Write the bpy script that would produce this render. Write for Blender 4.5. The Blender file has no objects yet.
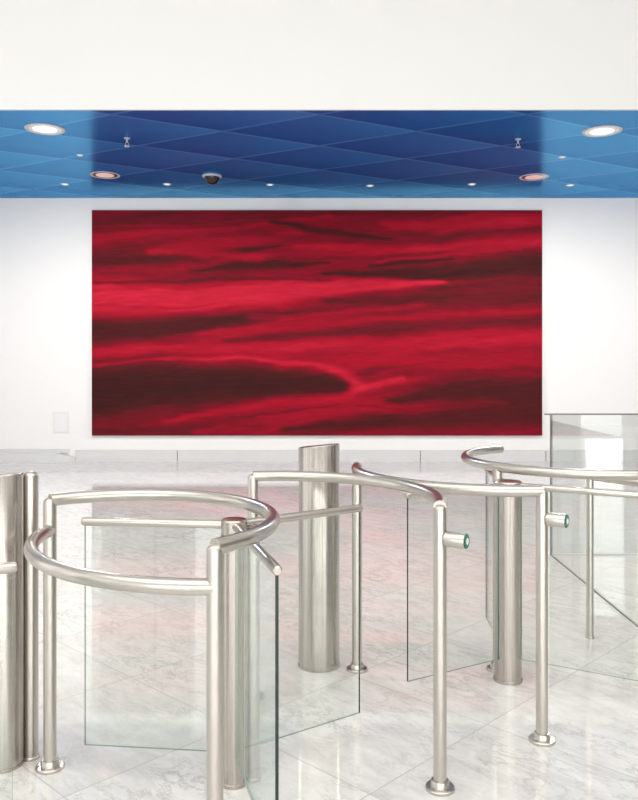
import bpy, bmesh, math, random
import numpy as np
from mathutils import Vector, Matrix
random.seed(3)
scene = bpy.context.scene
try:
    scene.view_settings.view_transform = 'Standard'
    scene.view_settings.look = 'None'
except Exception: pass
COL = scene.collection

# ------------------------------------------------------------ node helpers
def new_mat(name):
    m = bpy.data.materials.new(name); m.use_nodes = True
    nt = m.node_tree; nt.nodes.clear()
    out = nt.nodes.new('ShaderNodeOutputMaterial')
    return m, nt, out
def N(nt, t, **kw):
    n = nt.nodes.new(t)
    for k, v in kw.items():
        n.inputs[k].default_value = v
    return n
def M(nt, op, a, b=None, c=None):
    n = nt.nodes.new('ShaderNodeMath'); n.operation = op
    for i, v in enumerate((a, b, c)):
        if v is None: continue
        if isinstance(v, (int, float)): n.inputs[i].default_value = v
        else: nt.links.new(v, n.inputs[i])
    return n.outputs[0]
def MIX(nt, fac, a, b, bt='MIX'):
    n = nt.nodes.new('ShaderNodeMix'); n.data_type = 'RGBA'; n.blend_type = bt
    for idx, v in ((0, fac), (6, a), (7, b)):
        if isinstance(v, (int, float)): n.inputs[idx].default_value = v
        elif isinstance(v, tuple): n.inputs[idx].default_value = (v[0], v[1], v[2], 1)
        else: nt.links.new(v, n.inputs[idx])
    return n.outputs[2]
def RAMP(nt, src, stops):
    n = nt.nodes.new('ShaderNodeValToRGB')
    el = n.color_ramp.elements
    while len(el) < len(stops): el.new(.5)
    for e, (p, c) in zip(el, stops):
        e.position = p; e.color = (c, c, c, 1) if isinstance(c, (int, float)) else (c[0], c[1], c[2], 1)
    nt.links.new(src, n.inputs[0]); return n.outputs[0]
def principled(nt, out, **kw):
    p = nt.nodes.new('ShaderNodeBsdfPrincipled')
    for k, v in kw.items():
        k = k.replace('_', ' ')
        if isinstance(v, (int, float)): p.inputs[k].default_value = v
        elif isinstance(v, tuple): p.inputs[k].default_value = (v[0], v[1], v[2], 1)
        else: nt.links.new(v, p.inputs[k])
    nt.links.new(p.outputs[0], out.inputs[0]); return p

def simple(name, col, rough=.5, metal=0., var=.04, scale=3., **kw):
    m, nt, out = new_mat(name)
    tc = N(nt, 'ShaderNodeTexCoord')
    no = N(nt, 'ShaderNodeTexNoise', Scale=scale, Detail=4.0)
    nt.links.new(tc.outputs['Object'], no.inputs['Vector'])
    d = tuple(max(0, c*(1-var)) for c in col); l = tuple(min(1, c*(1+var)) for c in col)
    c = MIX(nt, no.outputs[0], d, l)
    principled(nt, out, Base_Color=c, Roughness=rough, Metallic=metal, **kw)
    return m

MAT = {}
MAT['wall'] = simple('white_plaster', (.90,.885,.86), .75, var=.008, scale=1.2)
MAT['bulk'] = simple('white_soffit_paint', (.83,.835,.83), .7, var=.008, scale=1.)
MAT['darkwall'] = simple('bronze_panel', (.05,.046,.042), .4, var=.15, scale=2.)  # only for unseen panels added so the steel reflects something dark
MAT['stone'] = simple('grey_stone', (.70,.695,.68), .35, var=.05, scale=6.)
MAT['plate'] = simple('plate_plastic', (.80,.80,.79), .4, var=.01)
MAT['plate2'] = simple('plate_paper', (.85,.85,.84), .6, var=.01)
MAT['darkplastic'] = simple('dark_plastic', (.012,.012,.014), .06)
MAT['joint'] = simple('dark_joint', (.25,.245,.24), .4)
MAT['railgrey'] = simple('grey_rail_metal', (.20,.195,.19), .35, .6)
MAT['whitemetal'] = simple('white_enamel', (.52,.53,.55), .3)
MAT['chrome'] = simple('chrome_metal', (.6,.6,.62), .15, 1.)
MAT['canvas_edge'] = simple('painting_edge', (.05,.01,.012), .6)

def steel(name, col, r0, streak=None):
    m, nt, out = new_mat(name)
    tc = N(nt, 'ShaderNodeTexCoord')
    if streak:
        mp = N(nt, 'ShaderNodeMapping'); mp.inputs['Scale'].default_value = (streak, streak, .5)
        nt.links.new(tc.outputs['Object'], mp.inputs[0])
        no = N(nt, 'ShaderNodeTexNoise', Scale=1.0, Detail=5.0, Roughness=.65)
        nt.links.new(mp.outputs[0], no.inputs['Vector'])
        f = RAMP(nt, no.outputs[0], [(.32, 0.), (.68, 1.)])
        c = MIX(nt, f, tuple(x*.80 for x in col), tuple(min(1, x*1.14) for x in col))
    else:
        no = N(nt, 'ShaderNodeTexNoise', Scale=2.5, Detail=1.0)
        nt.links.new(tc.outputs['Object'], no.inputs['Vector'])
        c = MIX(nt, no.outputs[0], tuple(x*.97 for x in col), tuple(min(1, x*1.03) for x in col))
    principled(nt, out, Base_Color=c, Roughness=r0, Metallic=1.0)
    return m
MAT['steel'] = steel('satin_steel', (.56,.53,.49), .28)
MAT['steelcol'] = steel('brushed_steel_column', (.50,.465,.425), .27, 85)

def emis(name, col, s, base):
    m, nt, out = new_mat(name)
    p = principled(nt, out, Base_Color=base, Roughness=.25)
    p.inputs['Emission Color'].default_value = (*col, 1); p.inputs['Emission Strength'].default_value = s
    return m
MAT['green'] = emis('green_lens', (.0,.4,.28), .03, (.008,.12,.085))
MAT['lamp'] = emis('lamp_lens', (1,.97,.94), .65, (.55,.55,.55))
MAT['lampwarm'] = emis('lamp_lens_warm', (1,.66,.58), .34, (.6,.48,.45))

def glass(name, tint, f0=.05):
    m, nt, out = new_mat(name)
    tr = nt.nodes.new('ShaderNodeBsdfTransparent'); tr.inputs[0].default_value = (*tint, 1)
    gl = nt.nodes.new('ShaderNodeBsdfGlossy'); gl.inputs['Roughness'].default_value = .01
    gl.inputs[0].default_value = (.97, 1, .985, 1)
    lw = N(nt, 'ShaderNodeLayerWeight')
    f = M(nt, 'MULTIPLY_ADD', M(nt, 'POWER', lw.outputs['Facing'], 4.5), .75, f0)
    mx = nt.nodes.new('ShaderNodeMixShader')
    nt.links.new(f, mx.inputs[0]); nt.links.new(tr.outputs[0], mx.inputs[1]); nt.links.new(gl.outputs[0], mx.inputs[2])
    nt.links.new(mx.outputs[0], out.inputs[0])
    return m
MAT['glass'] = glass('clear_glass', (.950,.967,.959), .035)
MAT['glassbal'] = glass('tinted_glass', (.925,.935,.93), .09)
MAT['glassclear'] = glass('balustrade_side_glass', (.975,.98,.977), .03)
MAT['glassedge'] = simple('glass_edge_green', (.018,.035,.032), .2, var=.2, scale=8.)
MAT['glassedgelight'] = simple('glass_edge_pale', (.24,.33,.30), .2, var=.1, scale=8.)

def floor_mat():
    m, nt, out = new_mat('white_marble_tiles')
    tc = N(nt, 'ShaderNodeTexCoord')
    mp = N(nt, 'ShaderNodeMapping'); mp.inputs['Rotation'].default_value = (0, 0, math.radians(44))
    mp.inputs['Location'].default_value = (.31, .12, 0)
    nt.links.new(tc.outputs['Object'], mp.inputs[0])
    br = N(nt, 'ShaderNodeTexBrick', Scale=1.0)
    br.offset = 0.0; br.squash = 1.0
    br.inputs['Color1'].default_value = (0, 0, 0, 1); br.inputs['Color2'].default_value = (1, 1, 1, 1)
    br.inputs['Mortar'].default_value = (.5, .5, .5, 1)
    br.inputs['Mortar Size'].default_value = .0028; br.inputs['Mortar Smooth'].default_value = .1
    br.inputs['Brick Width'].default_value = .75; br.inputs['Row Height'].default_value = .75
    nt.links.new(mp.outputs[0], br.inputs['Vector'])
    rnd = br.outputs['Color']
    off = nt.nodes.new('ShaderNodeVectorMath'); off.operation = 'MULTIPLY_ADD'
    nt.links.new(rnd, off.inputs[0]); off.inputs[1].default_value = (13, 7, 5)
    nt.links.new(mp.outputs[0], off.inputs[2])
    mp2 = N(nt, 'ShaderNodeMapping'); mp2.inputs['Scale'].default_value = (1, 2.4, 1); mp2.inputs['Rotation'].default_value = (0, 0, .6)
    nt.links.new(off.outputs[0], mp2.inputs[0])
    n1 = N(nt, 'ShaderNodeTexNoise', Scale=3.0, Detail=10.0, Roughness=.72, Distortion=.5)
    nt.links.new(mp2.outputs[0], n1.inputs['Vector'])
    v = M(nt, 'ABSOLUTE', M(nt, 'SUBTRACT', n1.outputs[0], .5))
    vein = RAMP(nt, v, [(0.0, 1.0), (.010, .35), (.03, 0.0)])
    n2 = N(nt, 'ShaderNodeTexNoise', Scale=5.0, Detail=10.0, Roughness=.78, Distortion=.3)
    nt.links.new(mp2.outputs[0], n2.inputs['Vector'])
    cloud = RAMP(nt, n2.outputs[0], [(.40, 0.0), (.72, 1.0)])
    base = MIX(nt, cloud, (.855,.838,.81), (.66,.645,.62))
    tone = MIX(nt, rnd, (.92,.92,.92), (1.0,1.0,1.0))
    base = MIX(nt, 1.0, base, tone, 'MULTIPLY')
    n3 = N(nt, 'ShaderNodeTexNoise', Scale=1.4, Detail=2.0)
    nt.links.new(tc.outputs['Object'], n3.inputs['Vector'])
    vf = M(nt, 'MULTIPLY', vein, RAMP(nt, n3.outputs[0], [(.38, .10), (.7, .9)]))
    c = MIX(nt, vf, base, (.33,.32,.30))
    c = MIX(nt, M(nt, 'MULTIPLY', br.outputs['Fac'], .5), c, (.36,.35,.33))
    principled(nt, out, Base_Color=c, Roughness=.008, Specular_IOR_Level=.9)
    return m
MAT['floor'] = floor_mat()

def ceil_mat():
    m, nt, out = new_mat('blue_quilted_gloss_panels')
    tc = N(nt, 'ShaderNodeTexCoord')
    sp = nt.nodes.new('ShaderNodeSeparateXYZ'); nt.links.new(tc.outputs['Object'], sp.inputs[0])
    x = M(nt, 'MULTIPLY', sp.outputs[0], .55); y = sp.outputs[1]
    u = M(nt, 'MULTIPLY', M(nt, 'ADD', x, y), .85)
    v = M(nt, 'MULTIPLY', M(nt, 'SUBTRACT', x, y), .85)
    fu = M(nt, 'FRACT', u); fv = M(nt, 'FRACT', v)
    du = M(nt, 'MINIMUM', fu, M(nt, 'SUBTRACT', 1.0, fu))
    dv = M(nt, 'MINIMUM', fv, M(nt, 'SUBTRACT', 1.0, fv))
    d = M(nt, 'MINIMUM', du, dv)
    line = RAMP(nt, d, [(0.0, 1.0), (.012, .6), (.03, 0.0)])
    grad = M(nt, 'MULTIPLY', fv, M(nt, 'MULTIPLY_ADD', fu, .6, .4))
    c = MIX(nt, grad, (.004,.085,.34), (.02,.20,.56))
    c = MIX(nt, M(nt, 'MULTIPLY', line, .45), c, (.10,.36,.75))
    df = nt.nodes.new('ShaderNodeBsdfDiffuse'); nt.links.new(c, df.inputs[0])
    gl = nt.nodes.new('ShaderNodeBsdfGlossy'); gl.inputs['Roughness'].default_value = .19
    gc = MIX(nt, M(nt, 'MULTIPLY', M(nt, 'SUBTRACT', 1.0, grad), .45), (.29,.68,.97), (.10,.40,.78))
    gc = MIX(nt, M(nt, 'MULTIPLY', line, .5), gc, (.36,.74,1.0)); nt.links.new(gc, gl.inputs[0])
    lw = N(nt, 'ShaderNodeLayerWeight')
    f = M(nt, 'MULTIPLY_ADD', M(nt, 'POWER', lw.outputs['Facing'], 3.5), .95, .04)
    mx = nt.nodes.new('ShaderNodeMixShader')
    nt.links.new(f, mx.inputs[0]); nt.links.new(df.outputs[0], mx.inputs[1]); nt.links.new(gl.outputs[0], mx.inputs[2])
    nt.links.new(mx.outputs[0], out.inputs[0])
    return m
MAT['blue'] = ceil_mat()

def paint_mat():
    m, nt, out = new_mat('crimson_abstract_paint')
    at = nt.nodes.new('ShaderNodeAttribute'); at.attribute_name = 'pigment'
    tc = N(nt, 'ShaderNodeTexCoord')
    mp = N(nt, 'ShaderNodeMapping'); mp.inputs['Scale'].default_value = (3, 1, 22); mp.inputs['Rotation'].default_value = (0, .06, 0)
    nt.links.new(tc.outputs['Object'], mp.inputs[0])
    no = N(nt, 'ShaderNodeTexNoise', Scale=1.0, Detail=6.0, Roughness=.6, Distortion=.5)
    nt.links.new(mp.outputs[0], no.inputs['Vector'])
    g = RAMP(nt, no.outputs[0], [(.3, .80), (.7, 1.08)])
    c = MIX(nt, 1.0, at.outputs['Color'], g, 'MULTIPLY')
    principled(nt, out, Base_Color=c, Roughness=.7, Specular_IOR_Level=.08)
    return m
MAT['paint'] = paint_mat()

# ------------------------------------------------------------ object helpers
def link(o, parent=None):
    COL.objects.link(o)
    if parent is not None:
        o.parent = parent
    return o
def finish(bm, name, mats, parent=None, smooth=True, angle=35):
    bmesh.ops.recalc_face_normals(bm, faces=bm.faces[:])
    me = bpy.data.meshes.new(name); bm.to_mesh(me); bm.free()
    if not isinstance(mats, (list, tuple)): mats = [mats]
    for k in mats: me.materials.append(MAT[k])
    if smooth:
        for p in me.polygons: p.use_smooth = True
        try: me.set_sharp_from_angle(angle=math.radians(angle))
        except Exception: pass
    o = bpy.data.objects.new(name, me)
    return link(o, parent)
def empty(name, loc, label, cat, group=None):
    o = bpy.data.objects.new(name, None); o.empty_display_size = .1
    o.location = loc; o['label'] = label; o['category'] = cat
    if group: o['group'] = group
    return link(o)
def box_bm(bm, x0, x1, y0, y1, z0, z1):
    vs = [bm.verts.new((x, y, z)) for x in (x0, x1) for y in (y0, y1) for z in (z0, z1)]
    Fc = [(0,1,3,2),(4,6,7,5),(0,4,5,1),(2,3,7,6),(0,2,6,4),(1,5,7,3)]
    return [bm.faces.new([vs[i] for i in f]) for f in Fc]
def box(name, mats, b, parent=None, bevel=0., struct=False):
    bm = bmesh.new(); box_bm(bm, *b)
    if bevel:
        bmesh.ops.recalc_face_normals(bm, faces=bm.faces[:])
        bmesh.ops.bevel(bm, geom=bm.edges[:], offset=bevel, segments=2, affect='EDGES')
    o = finish(bm, name, mats, parent, smooth=False)
    if struct: o['kind'] = 'structure'
    return o
def sweep(bm, pts, r, seg=20, cap=True, mat=0):
    pts = [Vector(p) for p in pts]; n = len(pts)
    T = []
    for i in range(n):
        a = pts[max(0, i-1)]; b = pts[min(n-1, i+1)]; T.append((b-a).normalized())
    up = Vector((0, 0, 1)) if abs(T[0].z) < .9 else Vector((1, 0, 0))
    nrm = (up - T[0]*up.dot(T[0])).normalized()
    rings = []
    for i in range(n):
        nrm = (nrm - T[i]*nrm.dot(T[i])).normalized()
        bn = T[i].cross(nrm)
        rr = r[i] if isinstance(r, (list, tuple)) else r
        rings.append([bm.verts.new(pts[i] + (nrm*math.cos(2*math.pi*k/seg) + bn*math.sin(2*math.pi*k/seg))*rr) for k in range(seg)])
    for i in range(n-1):
        for k in range(seg):
            f = bm.faces.new([rings[i][k], rings[i][(k+1) % seg], rings[i+1][(k+1) % seg], rings[i+1][k]]); f.material_index = mat
    if cap:
        for rg in (rings[0], rings[-1]):
            f = bm.faces.new(rg); f.material_index = mat
def lathe(bm, prof, seg=32, c=(0, 0), mat=0):
    rings = []
    for r, z in prof:
        rings.append([bm.verts.new((c[0]+r*math.cos(2*math.pi*k/seg), c[1]+r*math.sin(2*math.pi*k/seg), z)) for k in range(seg)])
    for i in range(len(prof)-1):
        for k in range(seg):
            f = bm.faces.new([rings[i][k], rings[i][(k+1) % seg], rings[i+1][(k+1) % seg], rings[i+1][k]]); f.material_index = mat
    for rg in (rings[0], rings[-1]):
        f = bm.faces.new(rg); f.material_index = mat

F = 800.; H = 1.5; YH = 364.; CX = 319.
def gp(px, py, z=0.):
    D = F*(H-z)/(py-YH); return ((px-CX)/F*D, D)

# ------------------------------------------------------------ room
WY = F*H/97.
ZC = H + 166/F*WY
BY = F*(ZC-H)/254.
box('floor', 'floor', (-8, 8, -7, WY+.2, -.12, 0), struct=True)
box('wall_back', 'wall', (-8, 8, WY, WY+.2, 0, ZC+.2), struct=True)
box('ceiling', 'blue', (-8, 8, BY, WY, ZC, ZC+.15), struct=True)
box('wall_bulkhead', 'bulk', (-8, 8, BY-.03, BY, ZC-.004, 6.6), struct=True)
box('ceiling_upper', 'bulk', (-8, 8, -7, BY, 6.5, 6.65), struct=True)
box('wall_right', 'wall', (8, 8.2, -7, WY+.2, 0, 6.65), struct=True)
def wall_with_openings(name, x0, x1, y0, y1, z1, openings, mat):
    bm = bmesh.new()
    y = y0
    for a, b, zb, zt in openings:
        box_bm(bm, x0, x1, y, a, 0, z1)
        if zb > 0: box_bm(bm, x0, x1, a, b, 0, zb)
        box_bm(bm, x0, x1, a, b, zt, z1)
        y = b
    box_bm(bm, x0, x1, y, y1, 0, z1)
    o = finish(bm, name, mat, smooth=False); o['kind'] = 'structure'; return o
wall_with_openings('wall_left', -8.2, -8, -7, WY+.2, 6.65, [(-6, -3.5, .1, 5.5), (-2.8, -.3, .1, 5.5), (.4, 2.9, .1, 5.5), (3.6, 6.1, .1, 5.5)], 'wall')
k = 1
for x0, x1 in [(-8, -6.9), (-5.4, -4.3), (-2.9, -1.6), (-.35, .9), (2.3, 3.6), (5.1, 6.3), (7.4, 8)]:  # unseen dark uprights and header behind camera, added to darken steel reflections
    box('trim_%d' % k, 'darkwall', (x0, x1, -7, -6.7, 0, 6.5), struct=True); k += 1
box('trim_%d' % k, 'darkwall', (-8, 8, -7, -6.75, 4.9, 5.5), struct=True); k += 1
for y in (-5.5, -2.2, 1.2, 4.2):  # unseen dark panels on both side walls, added for contrast in the steel
    box('trim_%d' % k, 'darkwall', (7.9, 8.0, y, y+2.2, 0, 4.6), struct=True); k += 1
for y in (-3.45, -.25, 2.95, 6.15):
    box('trim_%d' % k, 'darkwall', (-8.0, -7.7, y, y+.6, 0, 5.6), struct=True); k += 1

# baseboard
bm = bmesh.new()
xs = [-8]
for px in (76, 178, 300, 420, 545, 640): xs.append((px-CX)/F*WY)
xs.append(8)
for a, b in zip(xs[1:-1], xs[2:]):
    box_bm(bm, a+.006, b-.006, WY-.05, WY, 0, .155)
box_bm(bm, xs[1], 8, WY-.03, WY, .155, .175)
o = finish(bm, 'baseboard_back', 'stone', smooth=False); o['kind'] = 'structure'
bm = bmesh.new()
box_bm(bm, -8, xs[1]-.25, WY-.16, WY, 0, .13)
vs = [bm.verts.new(p) for p in [(xs[1]-.25, WY-.16, 0), (xs[1], WY-.06, 0), (xs[1], WY, 0), (xs[1]-.25, WY, 0)]]
vt = [bm.verts.new((v.co.x, v.co.y, .13 if k2 in (0, 3) else .06)) for k2, v in enumerate(vs)]
bm.faces.new(vs); bm.faces.new(vt)
for k2 in range(4): bm.faces.new([vs[k2], vs[(k2+1) % 4], vt[(k2+1) % 4], vt[k2]])
box_bm(bm, -8, xs[1]-.1, WY-.04, WY, .13, .19)
o = finish(bm, 'baseboard_back_step', 'stone', smooth=False); o['kind'] = 'structure'

# ------------------------------------------------------------ painting
px0, px1, py0, py1 = 93., 541., 211., 435.
S = WY/F
def wallp(px, py): return ((px-CX)*S, H-(py-YH)*S)
def vnoise(x, y, seed):
    r = np.random.RandomState(seed); G = r.rand(64, 64)
    xi = np.floor(x).astype(int); yi = np.floor(y).astype(int); fx = x-xi; fy = y-yi
    fx = fx*fx*(3-2*fx); fy = fy*fy*(3-2*fy)
    g = lambda a, b: G[a % 64, b % 64]
    return (g(xi, yi)*(1-fx)+g(xi+1, yi)*fx)*(1-fy)+(g(xi, yi+1)*(1-fx)+g(xi+1, yi+1)*fx)*fy
def fbm(x, y, seed, o=4):
    s = 0; a = .5; t = 0
    for k in range(o):
        s = s+a*vnoise(x*2**k, y*2**k, seed+k); t += a; a *= .55
    return s/t
NX, NY = 448, 224
gx, gy = np.meshgrid(np.linspace(px0, px1, NX), np.linspace(py0, py1, NY))
wx = gx + 20*(fbm(gx/70, gy/24, 3)-.5)
wy = gy + 10*(fbm(gx/80, gy/30, 11)-.5) + 3.5*(fbm(gx/26, gy/8, 23)-.5)
val = .46 + .45*(fbm((gx+gy*.8)/110, (wy+gx*.10)/12, 31, 4)-.5)
def stroke(pts, target, alpha, p=2.4, asp=2.2):
    """soft tapering brush stroke in painting space: (x, y, half width)"""
    global val
    best = np.full(gx.shape, 1e9)
    for i in range(len(pts)-1):
        x0, y0, w0 = pts[i]; x1, y1, w1 = pts[i+1]
        t = np.clip(((wx-x0)*(x1-x0)+(wy-y0)*(y1-y0))/((x1-x0)**2+(y1-y0)**2+1e-6), 0, 1)
        cx = x0+(x1-x0)*t; cy = y0+(y1-y0)*t; w = np.maximum(w0+(w1-w0)*t, .6)
        d = np.sqrt(((wx-cx)/asp)**2+(wy-cy)**2)/w
        best = np.minimum(best, d)
    a = alpha*np.exp(-(best**p))
    val = val*(1-a)+target*a
stroke([(93,222,16),(200,226,8),(330,214,3)], .22, .75)
stroke([(230,213,3),(400,214,3),(541,213,3)], .25, .8)
stroke([(93,240,4),(150,236,5),(230,228,4),(330,216,3)], .60, .85)
stroke([(93,229,1.5),(180,226,1.5),(240,220,1)], .55, .6)
stroke([(93,261,10),(140,258,9),(200,257,5),(280,246,2)], .16, .9)
stroke([(270,222,2),(310,230,4),(350,237,5),(385,240,2)], .08, .85)
stroke([(240,229,2),(300,239,3),(400,246,3),(541,232,2)], .35, .6)
stroke([(385,224,3),(440,229,6),(500,226,8),(541,222,9)], .66, .85)
stroke([(400,236,1.5),(470,238,2),(541,230,2)], .22, .75)
stroke([(300,248,3),(400,250,4),(480,247,5),(541,243,6)], .70, .85)
stroke([(150,252,3),(210,254,5),(260,258,4)], .66, .85)
stroke([(190,270,2),(235,268,6),(285,264,4),(330,262,1)], .07, .9)
stroke([(300,259,1.5),(380,257,2),(440,254,1)], .30, .7)
stroke([(330,272,2),(400,275,6),(460,272,9),(541,265,12)], .06, 1.0)
stroke([(372,266,1.5),(405,263,3),(450,260,1)], .04, .8)
stroke([(380,261,1.2),(450,256,2),(520,252,1)], .62, .8)
stroke([(93,271,4),(200,275,5),(290,272,3)], .38, .8)
stroke([(93,300,16),(180,300,16),(270,293,13),(350,286,8),(440,283,3)], .80, 1.0, 4)
stroke([(93,283,1.6),(160,281,2),(240,279,1.8),(330,279,1)], .20, .75)
stroke([(93,291,1.2),(190,287,1.4),(260,284,1)], .62, .6)
stroke([(93,305,1.2),(170,309,1.6),(230,303,1)], .58, .5)
stroke([(430,290,3),(490,287,6),(541,283,8)], .22, .85)
stroke([(93,332,13),(150,331,12),(210,324,8),(280,314,4),(360,306,1.5)], .08, .95)
stroke([(330,301,3),(430,300,7),(541,298,10)], .20, .85)
stroke([(250,318,3),(340,311,5),(420,308,3)], .55, .7)
stroke([(200,334,3),(300,325,4),(400,320,5),(541,312,4)], .60, .85)
stroke([(230,341,3),(330,333,6),(430,328,7),(541,322,7)], .20, .8)
stroke([(93,353,5),(170,351,5),(260,349,5),(350,345,6),(450,345,9),(541,340,9)], .68, .95)
stroke([(420,352,2),(480,350,2.5),(541,349,3)], .4, .6)
stroke([(360,359,4),(440,362,6),(541,362,8)], .58, .85)
stroke([(93,364,1.6),(180,360,1.8),(260,359,2.4),(315,365,3.5),(345,374,5),(356,384,5)], .80, .85)
stroke([(93,392,27),(170,388,24),(250,384,17),(300,382,12),(334,383,7)], .05, 1., 4, 1.4)
stroke([(345,396,4),(352,386,4),(375,382,4),(402,379,2.5)], .82, .75)
stroke([(120,371,2),(200,369,1.5),(280,371,1)], .16, .5)
stroke([(170,421,2),(230,410,4),(290,402,5),(345,396,5)], .62, .95)
stroke([(93,418,4),(140,420,4),(190,412,2)], .30, .8)
stroke([(93,430,5),(180,430,5),(260,424,3)], .20, .85)
stroke([(200,431,3),(270,421,4),(330,410,5),(400,400,3)], .54, .85)
stroke([(230,419,1.2),(290,411,1.5),(340,404,1)], .25, .7)
stroke([(390,398,3),(430,394,9),(490,392,15),(541,390,19)], .12, .95)
stroke([(290,431,3),(370,422,8),(460,418,12),(541,416,16)], .12, .92)
stroke([(360,405,1.5),(430,408,2),(500,404,2)], .34, .6)
stroke([(400,372,2.5),(470,372,3),(541,375,3)], .42, .7)
val = val + .19*(fbm((gx+gy)/55, (wy+gx*.12)/4.5, 51, 4)-.5)
val = np.clip(val, 0, 1)
stops = np.array([0, .18, .4, .62, .82, 1.])
cols = np.array([(60,28,28), (84,28,30), (128,20,36), (168,20,42), (198,34,56), (218,62,82)])/255.
cols = np.where(cols <= .04045, cols/12.92, ((cols+.055)/1.055)**2.4)
rgb = np.stack([np.interp(val, stops, cols[:, k]) for k in range(3)], -1)
ax, az = wallp(px0, py0); bx, bz = wallp(px1, py1)
cxp, czp = (ax+bx)/2, (az+bz)/2
pt = empty('painting', (cxp, WY, bz), 'large red and black abstract landscape painting hung on the white wall', 'painting')
vx = (gx-CX)*S-cxp; vz = H-(gy-YH)*S-bz
verts = np.stack([vx, np.full_like(vx, -.055), vz], -1).reshape(-1, 3)
idx = np.arange(NX*NY).reshape(NY, NX)
faces = np.stack([idx[:-1, :-1], idx[1:, :-1], idx[1:, 1:], idx[:-1, 1:]], -1).reshape(-1, 4)
me = bpy.data.meshes.new('canvas'); me.from_pydata(verts.tolist(), [], faces.tolist()); me.update()
at = me.color_attributes.new('pigment', 'FLOAT_COLOR', 'POINT')
at.data.foreach_set('color', np.concatenate([rgb.reshape(-1, 3), np.ones((NX*NY, 1))], 1).astype('f').ravel())
me.materials.append(MAT['paint'])
cv = bpy.data.objects.new('canvas', me); link(cv, pt)
box('stretcher_frame', 'canvas_edge', (ax-cxp-.004, bx-cxp+.004, -.052, -.0, -.004, az-bz+.004), pt)

wx0, wz0 = wallp(53, 433); wx1, wz1 = wallp(69, 412)
e = empty('wall_label', ((wx0+wx1)/2, WY, wz0), 'small pale grey label plate on the white wall', 'wall label')
hw = (wx1-wx0)/2; hh = wz1-wz0
box('backing_plate', 'plate', (-hw, hw, -.012, 0, 0, hh), e, bevel=.003)
box('label_card', 'plate2', (-hw+.03, hw-.03, -.015, -.011, .03, hh-.03), e)

# ------------------------------------------------------------ turnstiles
TR = .0235
def arc(p1, p2, sag, z, n=48):
    p1 = Vector((*p1, 0)); p2 = Vector((*p2, 0)); c = (p2-p1).length; d = (p2-p1).normalized()
    nr = Vector((-d.y, d.x, 0)); s = abs(sag); sg = 1 if sag > 0 else -1
    R = (c*c/4+s*s)/(2*s); mid = (p1+p2)/2; cen = mid + nr*sg*(s-R)
    half = math.asin(min(1, c/2/R)); half = half if s <= R else math.pi-half
    pts = []
    for i in range(n+1):
        a = -half+2*half*i/n
        q = cen + nr*sg*R*math.cos(a) + d*R*math.sin(a)
        pts.append((q.x, q.y, z))
    return pts
def loc_pts(pts, o): return [(p[0]-o[0], p[1]-o[1], p[2]) for p in pts]
def post(parent, o, p, top=1.0, nm='post', flange=True, r=TR):
    bm = bmesh.new()
    c = (p[0]-o[0], p[1]-o[1])
    prof = [(r, 0.008), (r, top-.012)]
    prof += [(r*math.cos(a), top-.012+r*.7*math.sin(a)) for a in [math.radians(t) for t in (15, 30, 45, 60, 75, 86)]]
    lathe(bm, prof, 28, c)
    finish(bm, nm, 'steel', parent)
    bm = bmesh.new()
    if flange: pr = [(.052, 0), (.052, .009), (.049, .012), (.034, .013), (.032, .03), (.030, .034), (TR*.98, .035)]
    else: pr = [(r+.004, 0), (r+.004, .009), (r+.001, .012)]
    lathe(bm, pr, 36, c)
    finish(bm, 'base_flange', 'steel', parent)
def empty_child(name, parent, loc):
    o = bpy.data.objects.new(name, None); o.empty_display_size = .05; o.location = loc
    return link(o, parent)
def reader(parent, o, p, z, d):
    d = Vector((*d, 0)).normalized()
    c = Vector((p[0]-o[0], p[1]-o[1], z))
    rd = empty_child('card_reader', parent, c)
    bm = bmesh.new()
    q = [d*t for t in (.0, .020, .022, .024, .094, .096)]
    sweep(bm, q, [.018, .018, .024, .0275, .0275, .0265], 28)
    finish(bm, 'reader_housing', 'steel', rd)
    bm = bmesh.new(); sweep(bm, [d*.0955, d*.099, d*.101], [.0258, .0258, .0235], 28)
    finish(bm, 'reader_lens', 'green', rd)['label'] = 'green reader lens ring'
    bm = bmesh.new(); sweep(bm, [d*.100, d*.1025], [.0115, .011], 20)
    finish(bm, 'reader_button', 'plate', rd)['label'] = 'pale reader centre button'
def barrier(posts, arcs, readers=(), label='', low=()):
    o = posts[0]
    e = empty('guide_barrier', (o[0], o[1], 0), label, 'barrier', 'turnstile guide barriers')
    for p in posts: post(e, o, p)
    for p, t in low: post(e, o, p, t, 'post', False, .019)
    for pts in arcs:
        bm = bmesh.new(); sweep(bm, loc_pts(pts, o), TR, 24)
        finish(bm, 'hand_rail', 'steel', e)
    for p, z, d in readers: reader(e, o, p, z, d)
    return e

P1 = gp(50, 768); P2 = gp(215, 907); PA = gp(440, 789); PB = gp(542, 741); P3 = gp(357, 670); P4 = (-.297, 3.6)
barrier([P1, P2], [arc(P1, P2, .485, .995), arc(P1, P2, -.235, .884)], label='steel guide barrier with ring of curved handrails on two posts')
barrier([P4, PA], [arc(P4, PA, .29, .995)], [(PA, .885, (.85, -.5))], 'curved steel handrail barrier on two posts with card reader')
barrier([P3, PB], [arc(P3, PB, -.25, .995)], [(PB, .885, (.82, -.55))], 'curved steel handrail barrier beside reader pedestal, with card reader')
cR = Vector((1.38, 4.24)); RR = .595
ring = [(cR.x+RR*math.cos(math.radians(a)), cR.y+RR*math.sin(math.radians(a)), .995) for a in np.linspace(120, 330, 60)]
pa = cR + Vector((math.cos(math.radians(212)), math.sin(math.radians(212))))*RR
pb = cR + Vector((math.cos(math.radians(330)), math.sin(math.radians(330))))*RR
pc = gp(590, 638)
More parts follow.
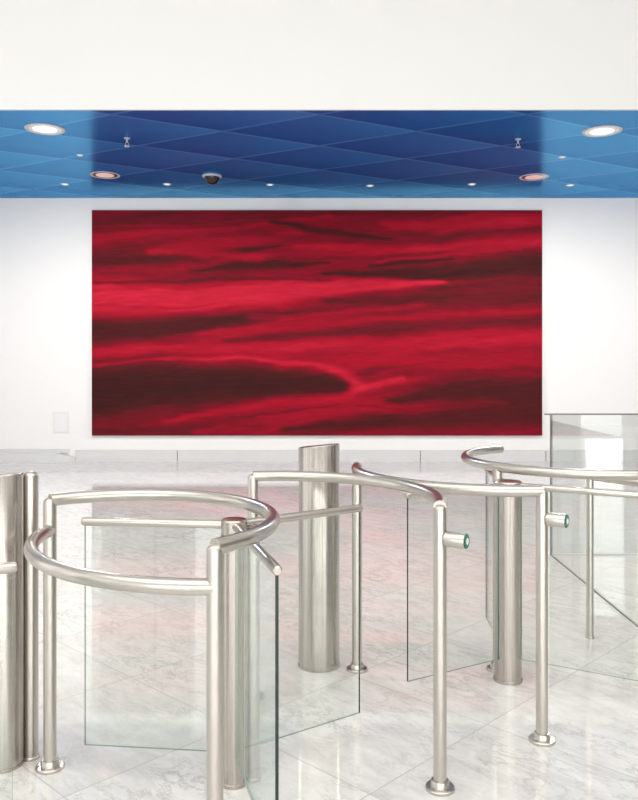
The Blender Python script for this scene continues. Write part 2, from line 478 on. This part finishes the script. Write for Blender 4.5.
barrier([(pa.x, pa.y), (pb.x, pb.y)], [ring, arc(pc, (pb.x, pb.y), -.05, .89)], label='far steel guide barrier with ring-shaped handrail beside glass balustrade', low=[(pc, .9)])

def turnstile(c, arms, label, r=.064, pole=None):
    e = empty('turnstile', (c[0], c[1], 0), label, 'turnstile', 'waist high glass wing turnstiles')
    bm = bmesh.new()
    lathe(bm, [(r+.004, 0), (r+.004, .012), (r, .014), (r, .885), (r-.003, .888)], 40)
    finish(bm, 'column', 'steelcol', e)
    bm = bmesh.new()
    lathe(bm, [(r-.006, .888), (r-.006, .893), (r+.002, .894), (r+.002, .94), (r-.002, .945)], 40)
    finish(bm, 'hub_cap', 'steelcol', e)
    if pole: post(e, c, pole, .915, 'support_pole', False)
    for ang, L in arms:
        w = empty_child('wing', e, (0, 0, 0))
        a = math.radians(ang); d = Vector((math.cos(a), math.sin(a), 0)); n = Vector((-d.y, d.x, 0))
        bm = bmesh.new()
        z = .925; Z = Vector((0, 0, z))
        sweep(bm, [d*(r-.01)+Z, d*(L-.012)+Z, d*(L-.003)+Z, d*L+Z], [.0155, .0155, .0135, .010], 20)
        finish(bm, 'arm', 'steel', w)
        bm = bmesh.new(); t = .005
        def V(s, tt, zz): return bm.verts.new(d*s+n*tt+Vector((0, 0, zz)))
        s0, s1, z0, z1 = r+.002, L-.012, .11, .912
        vs = [V(s, tt, zz) for s in (s0, s1) for tt in (-t, t) for zz in (z0, z1)]
        for f, mi in (((0,1,3,2),2),((4,6,7,5),1),((0,4,5,1),0),((2,3,7,6),0),((0,2,6,4),2),((1,5,7,3),2)):
            fc = bm.faces.new([vs[i] for i in f]); fc.material_index = mi
        finish(bm, 'glass_panel', ['glass', 'glassedge', 'glassedgelight'], w, smooth=False)['label'] = 'clear glass wing panel with green edge'
R1 = gp(234, 783); R2 = gp(508, 680)
turnstile(R1, [(174, .565), (35, .58), (-73.5, .67)], 'steel rotor turnstile with three glass wings inside ring rail', .045, gp(253.5, 779))
turnstile(R2, [(-150, .6), (-30, .6), (88, .6)], 'steel rotor turnstile with three glass wings beside reader pedestal')
turnstile((-1.48, 1.95), [(27, .70), (147, .6), (-93, .6)], 'steel rotor turnstile, only one wing arm showing')

def pedestal(c, r, zt, label, pole=None):
    e = empty('reader_pedestal', (c[0], c[1], 0), label, 'pedestal', 'steel reader pedestals')
    bm = bmesh.new(); seg = 48
    rings = []
    def slz(x, y): return zt - y*.06 + x*.10
    prof = [(r+.003, 0), (r+.003, .01), (r, .011)]
    for rr, z in prof: rings.append([bm.verts.new((rr*math.cos(2*math.pi*k/seg), rr*math.sin(2*math.pi*k/seg), z)) for k in range(seg)])
    for rr, dz in ((r, -.006), (r-.003, -.001), (r-.012, 0), (r-.012, -.012)):
        rg = []
        for k in range(seg):
            x, y = rr*math.cos(2*math.pi*k/seg), rr*math.sin(2*math.pi*k/seg); rg.append(bm.verts.new((x, y, slz(x, y)+dz)))
        rings.append(rg)
    for i in range(len(rings)-1):
        for k in range(seg): bm.faces.new([rings[i][k], rings[i][(k+1) % seg], rings[i+1][(k+1) % seg], rings[i+1][k]])
    bm.faces.new(rings[0]); bm.faces.new(rings[-1])
    finish(bm, 'column', 'steelcol', e)
    bm = bmesh.new(); lo = []; hi = []
    for k in range(seg):
        x, y = (r-.014)*math.cos(2*math.pi*k/seg), (r-.014)*math.sin(2*math.pi*k/seg)
        lo.append(bm.verts.new((x, y, slz(x, y)-.0125))); hi.append(bm.verts.new((x, y, slz(x, y)-.003)))
    bm.faces.new(lo); bm.faces.new(hi)
    for k in range(seg): bm.faces.new([lo[k], lo[(k+1) % seg], hi[(k+1) % seg], hi[k]])
    finish(bm, 'top_plate', 'steelcol', e)
    if pole: post(e, c, pole, zt, 'support_pole', False, .027)
pedestal(gp(319, 665), .102, 1.095, 'round brushed steel pedestal with flat top on marble floor')
pedestal(gp(2, 764), .078, 1.085, 'round brushed steel pedestal with slim pole beside ring rail', gp(31, 758))

# ------------------------------------------------------------ glass balustrade
cx0, cy0 = 1.82, 6.28
e = empty('glass_balustrade', (cx0, cy0, 0), 'L-shaped glass balustrade with slim steel top rail on marble floor', 'balustrade')
def gpanel(name, b, long_axis, parent, mats):
    bm = bmesh.new(); fs = box_bm(bm, *b)
    bm.normal_update()
    ca = 1 if long_axis == 'x' else 0
    for f in fs:
        f.material_index = 1 if abs(f.normal[ca]) < .5 else 0
    return finish(bm, name, mats, parent, smooth=False)
gpanel('glass_panel', (0.01, 3.2, -.006, .006, .01, 1.10), 'x', e, ['glassbal', 'glassedge'])
gpanel('glass_panel', (-.004, .004, -4.6, -.01, .006, 1.06), 'y', e, ['glassclear', 'glassclear'])
box('top_rail', 'railgrey', (-.05, 3.2, -.012, .010, 1.10, 1.112), e, bevel=.003)
box('floor_channel', 'stone', (0.01, 3.2, -.012, .012, 0, .012), e)
box('floor_channel', 'joint', (-.004, .004, -4.6, -.01, 0, .008), e)
box('corner_edge', 'railgrey', (-.006, .010, -.010, .006, 0, 1.10), e)

# ------------------------------------------------------------ ceiling fixtures
def cp(px, py):
    D = F*(ZC-H)/(YH-py); return ((px-CX)/F*D, D)
def downlight(px, py, r, warm, label, power):
    x, y = cp(px, py)
    e = empty('recessed_ceiling_light', (x, y, ZC), label, 'ceiling light', 'recessed ceiling lights')
    bm = bmesh.new(); lathe(bm, [(r, -.0), (r, -.004), (r*.98, -.007), (r*.90, -.007), (r*.86, -.003), (r*.86, -.001)], 40)
    finish(bm, 'trim_ring', 'whitemetal', e)
    bm = bmesh.new(); lathe(bm, [(r*.85, -.002), (r*.84, -.004), (r*.4, -.005), (r*.2, -.0055)], 32)
    finish(bm, 'reflector', 'chrome', e)
    bm = bmesh.new(); lathe(bm, [(r*.62, -.005), (r*.60, -.009), (r*.3, -.011), (r*.1, -.012)], 32)
    finish(bm, 'lens', 'lampwarm' if warm else 'lamp', e)
    if power:
        l = bpy.data.lights.new('downlight_lamp', 'SPOT'); l.energy = power; l.color = (1, .97, .93)
        l.spot_size = math.radians(176); l.spot_blend = .5; l.shadow_soft_size = r*.3
        o = bpy.data.objects.new('downlight_lamp', l); o.location = (0, 0, -.05); o.parent = e
        o.rotation_euler = (math.radians(10), 0, 0)
        COL.objects.link(o)
for px, py, r, wm, pw in [(45,129,.215,0,400),(602,131,.215,0,400),(105,175,.20,1,0),(534,177,.20,1,0),
                      (80,155,.04,1,0),(562,157,.045,1,0),(65,184,.06,0,0),(167,184,.06,0,0),(270,184.5,.055,0,0),(370,185.5,.06,0,0),(472,184,.06,0,0),(570,185,.06,0,0)]:
    downlight(px, py, r, wm, 'large round white recessed light in blue ceiling' if r > .1 else 'small round recessed spotlight in blue ceiling', pw)
for px, py in [(127, 138), (518, 139)]:
    x, y = cp(px, py)
    e = empty('fire_sprinkler', (x, y, ZC), 'small chrome sprinkler hanging from blue ceiling', 'sprinkler', 'ceiling sprinklers')
    bm = bmesh.new(); lathe(bm, [(.035, 0), (.035, -.006), (.012, -.012), (.010, -.05)], 20); finish(bm, 'stem', 'whitemetal', e)
    bm = bmesh.new()
    sweep(bm, [(-.008, 0, -.05), (-.018, 0, -.062), (-.018, 0, -.078), (-.004, 0, -.092)], .003, 8)
    sweep(bm, [(.008, 0, -.05), (.018, 0, -.062), (.018, 0, -.078), (.004, 0, -.092)], .003, 8)
    finish(bm, 'frame', 'whitemetal', e)
    bm = bmesh.new(); lathe(bm, [(.032, -.092), (.032, -.096)], 20); finish(bm, 'deflector', 'whitemetal', e)
x, y = cp(212, 175.5)
e = empty('dome_security_camera', (x, y, ZC), 'black dome security camera with white base on blue ceiling', 'security camera')
bm = bmesh.new(); lathe(bm, [(.130, 0), (.134, -.008), (.128, -.022), (.108, -.026)], 36); finish(bm, 'base', 'whitemetal', e)
bm = bmesh.new(); lathe(bm, [(.104*math.cos(math.radians(t)), -.024-.10*math.sin(math.radians(t))) for t in (0, 12, 24, 36, 48, 60, 72, 82, 88)], 36)
finish(bm, 'dome', 'darkplastic', e)

# ------------------------------------------------------------ lights
w = bpy.data.worlds.new('World'); scene.world = w; w.use_nodes = True
nt = w.node_tree; bg = nt.nodes['Background']
bg.inputs[0].default_value = (1.0, .99, .975, 1); bg.inputs[1].default_value = 1.9
def area(name, loc, rot, sx, sy, power, col=(1, .98, .96)):
    l = bpy.data.lights.new(name, 'AREA'); l.shape = 'RECTANGLE'; l.size = sx; l.size_y = sy; l.energy = power; l.color = col
    o = bpy.data.objects.new(name, l); o.location = loc; o.rotation_euler = rot; COL.objects.link(o); return o
area('ceiling_lamp', (0, .4, 6.4), (0, 0, 0), 12, 5.5, 335)  # added overhead fill, no fixture here; brightens floor and bulkhead
for x in (-6.15, -3.6, -.98, 1.6, 4.35, 6.85):  # added fill strips between the dark uprights: wall light, vertical steel highlights
    area('entrance_daylight', (x, -6.6, 2.4), (math.radians(88), 0, 0), .9, 4.2, 80, (1, .985, .96))

cam = bpy.data.cameras.new('Camera'); co = bpy.data.objects.new('Camera', cam); COL.objects.link(co)
co.location = (0, 0, H); co.rotation_euler = (math.radians(90), 0, 0)
cam.sensor_width = 36; cam.lens = 36*F/800; cam.shift_y = -36/800.; cam.shift_x = 0
cam.clip_start = .05; cam.clip_end = 200
scene.camera = co
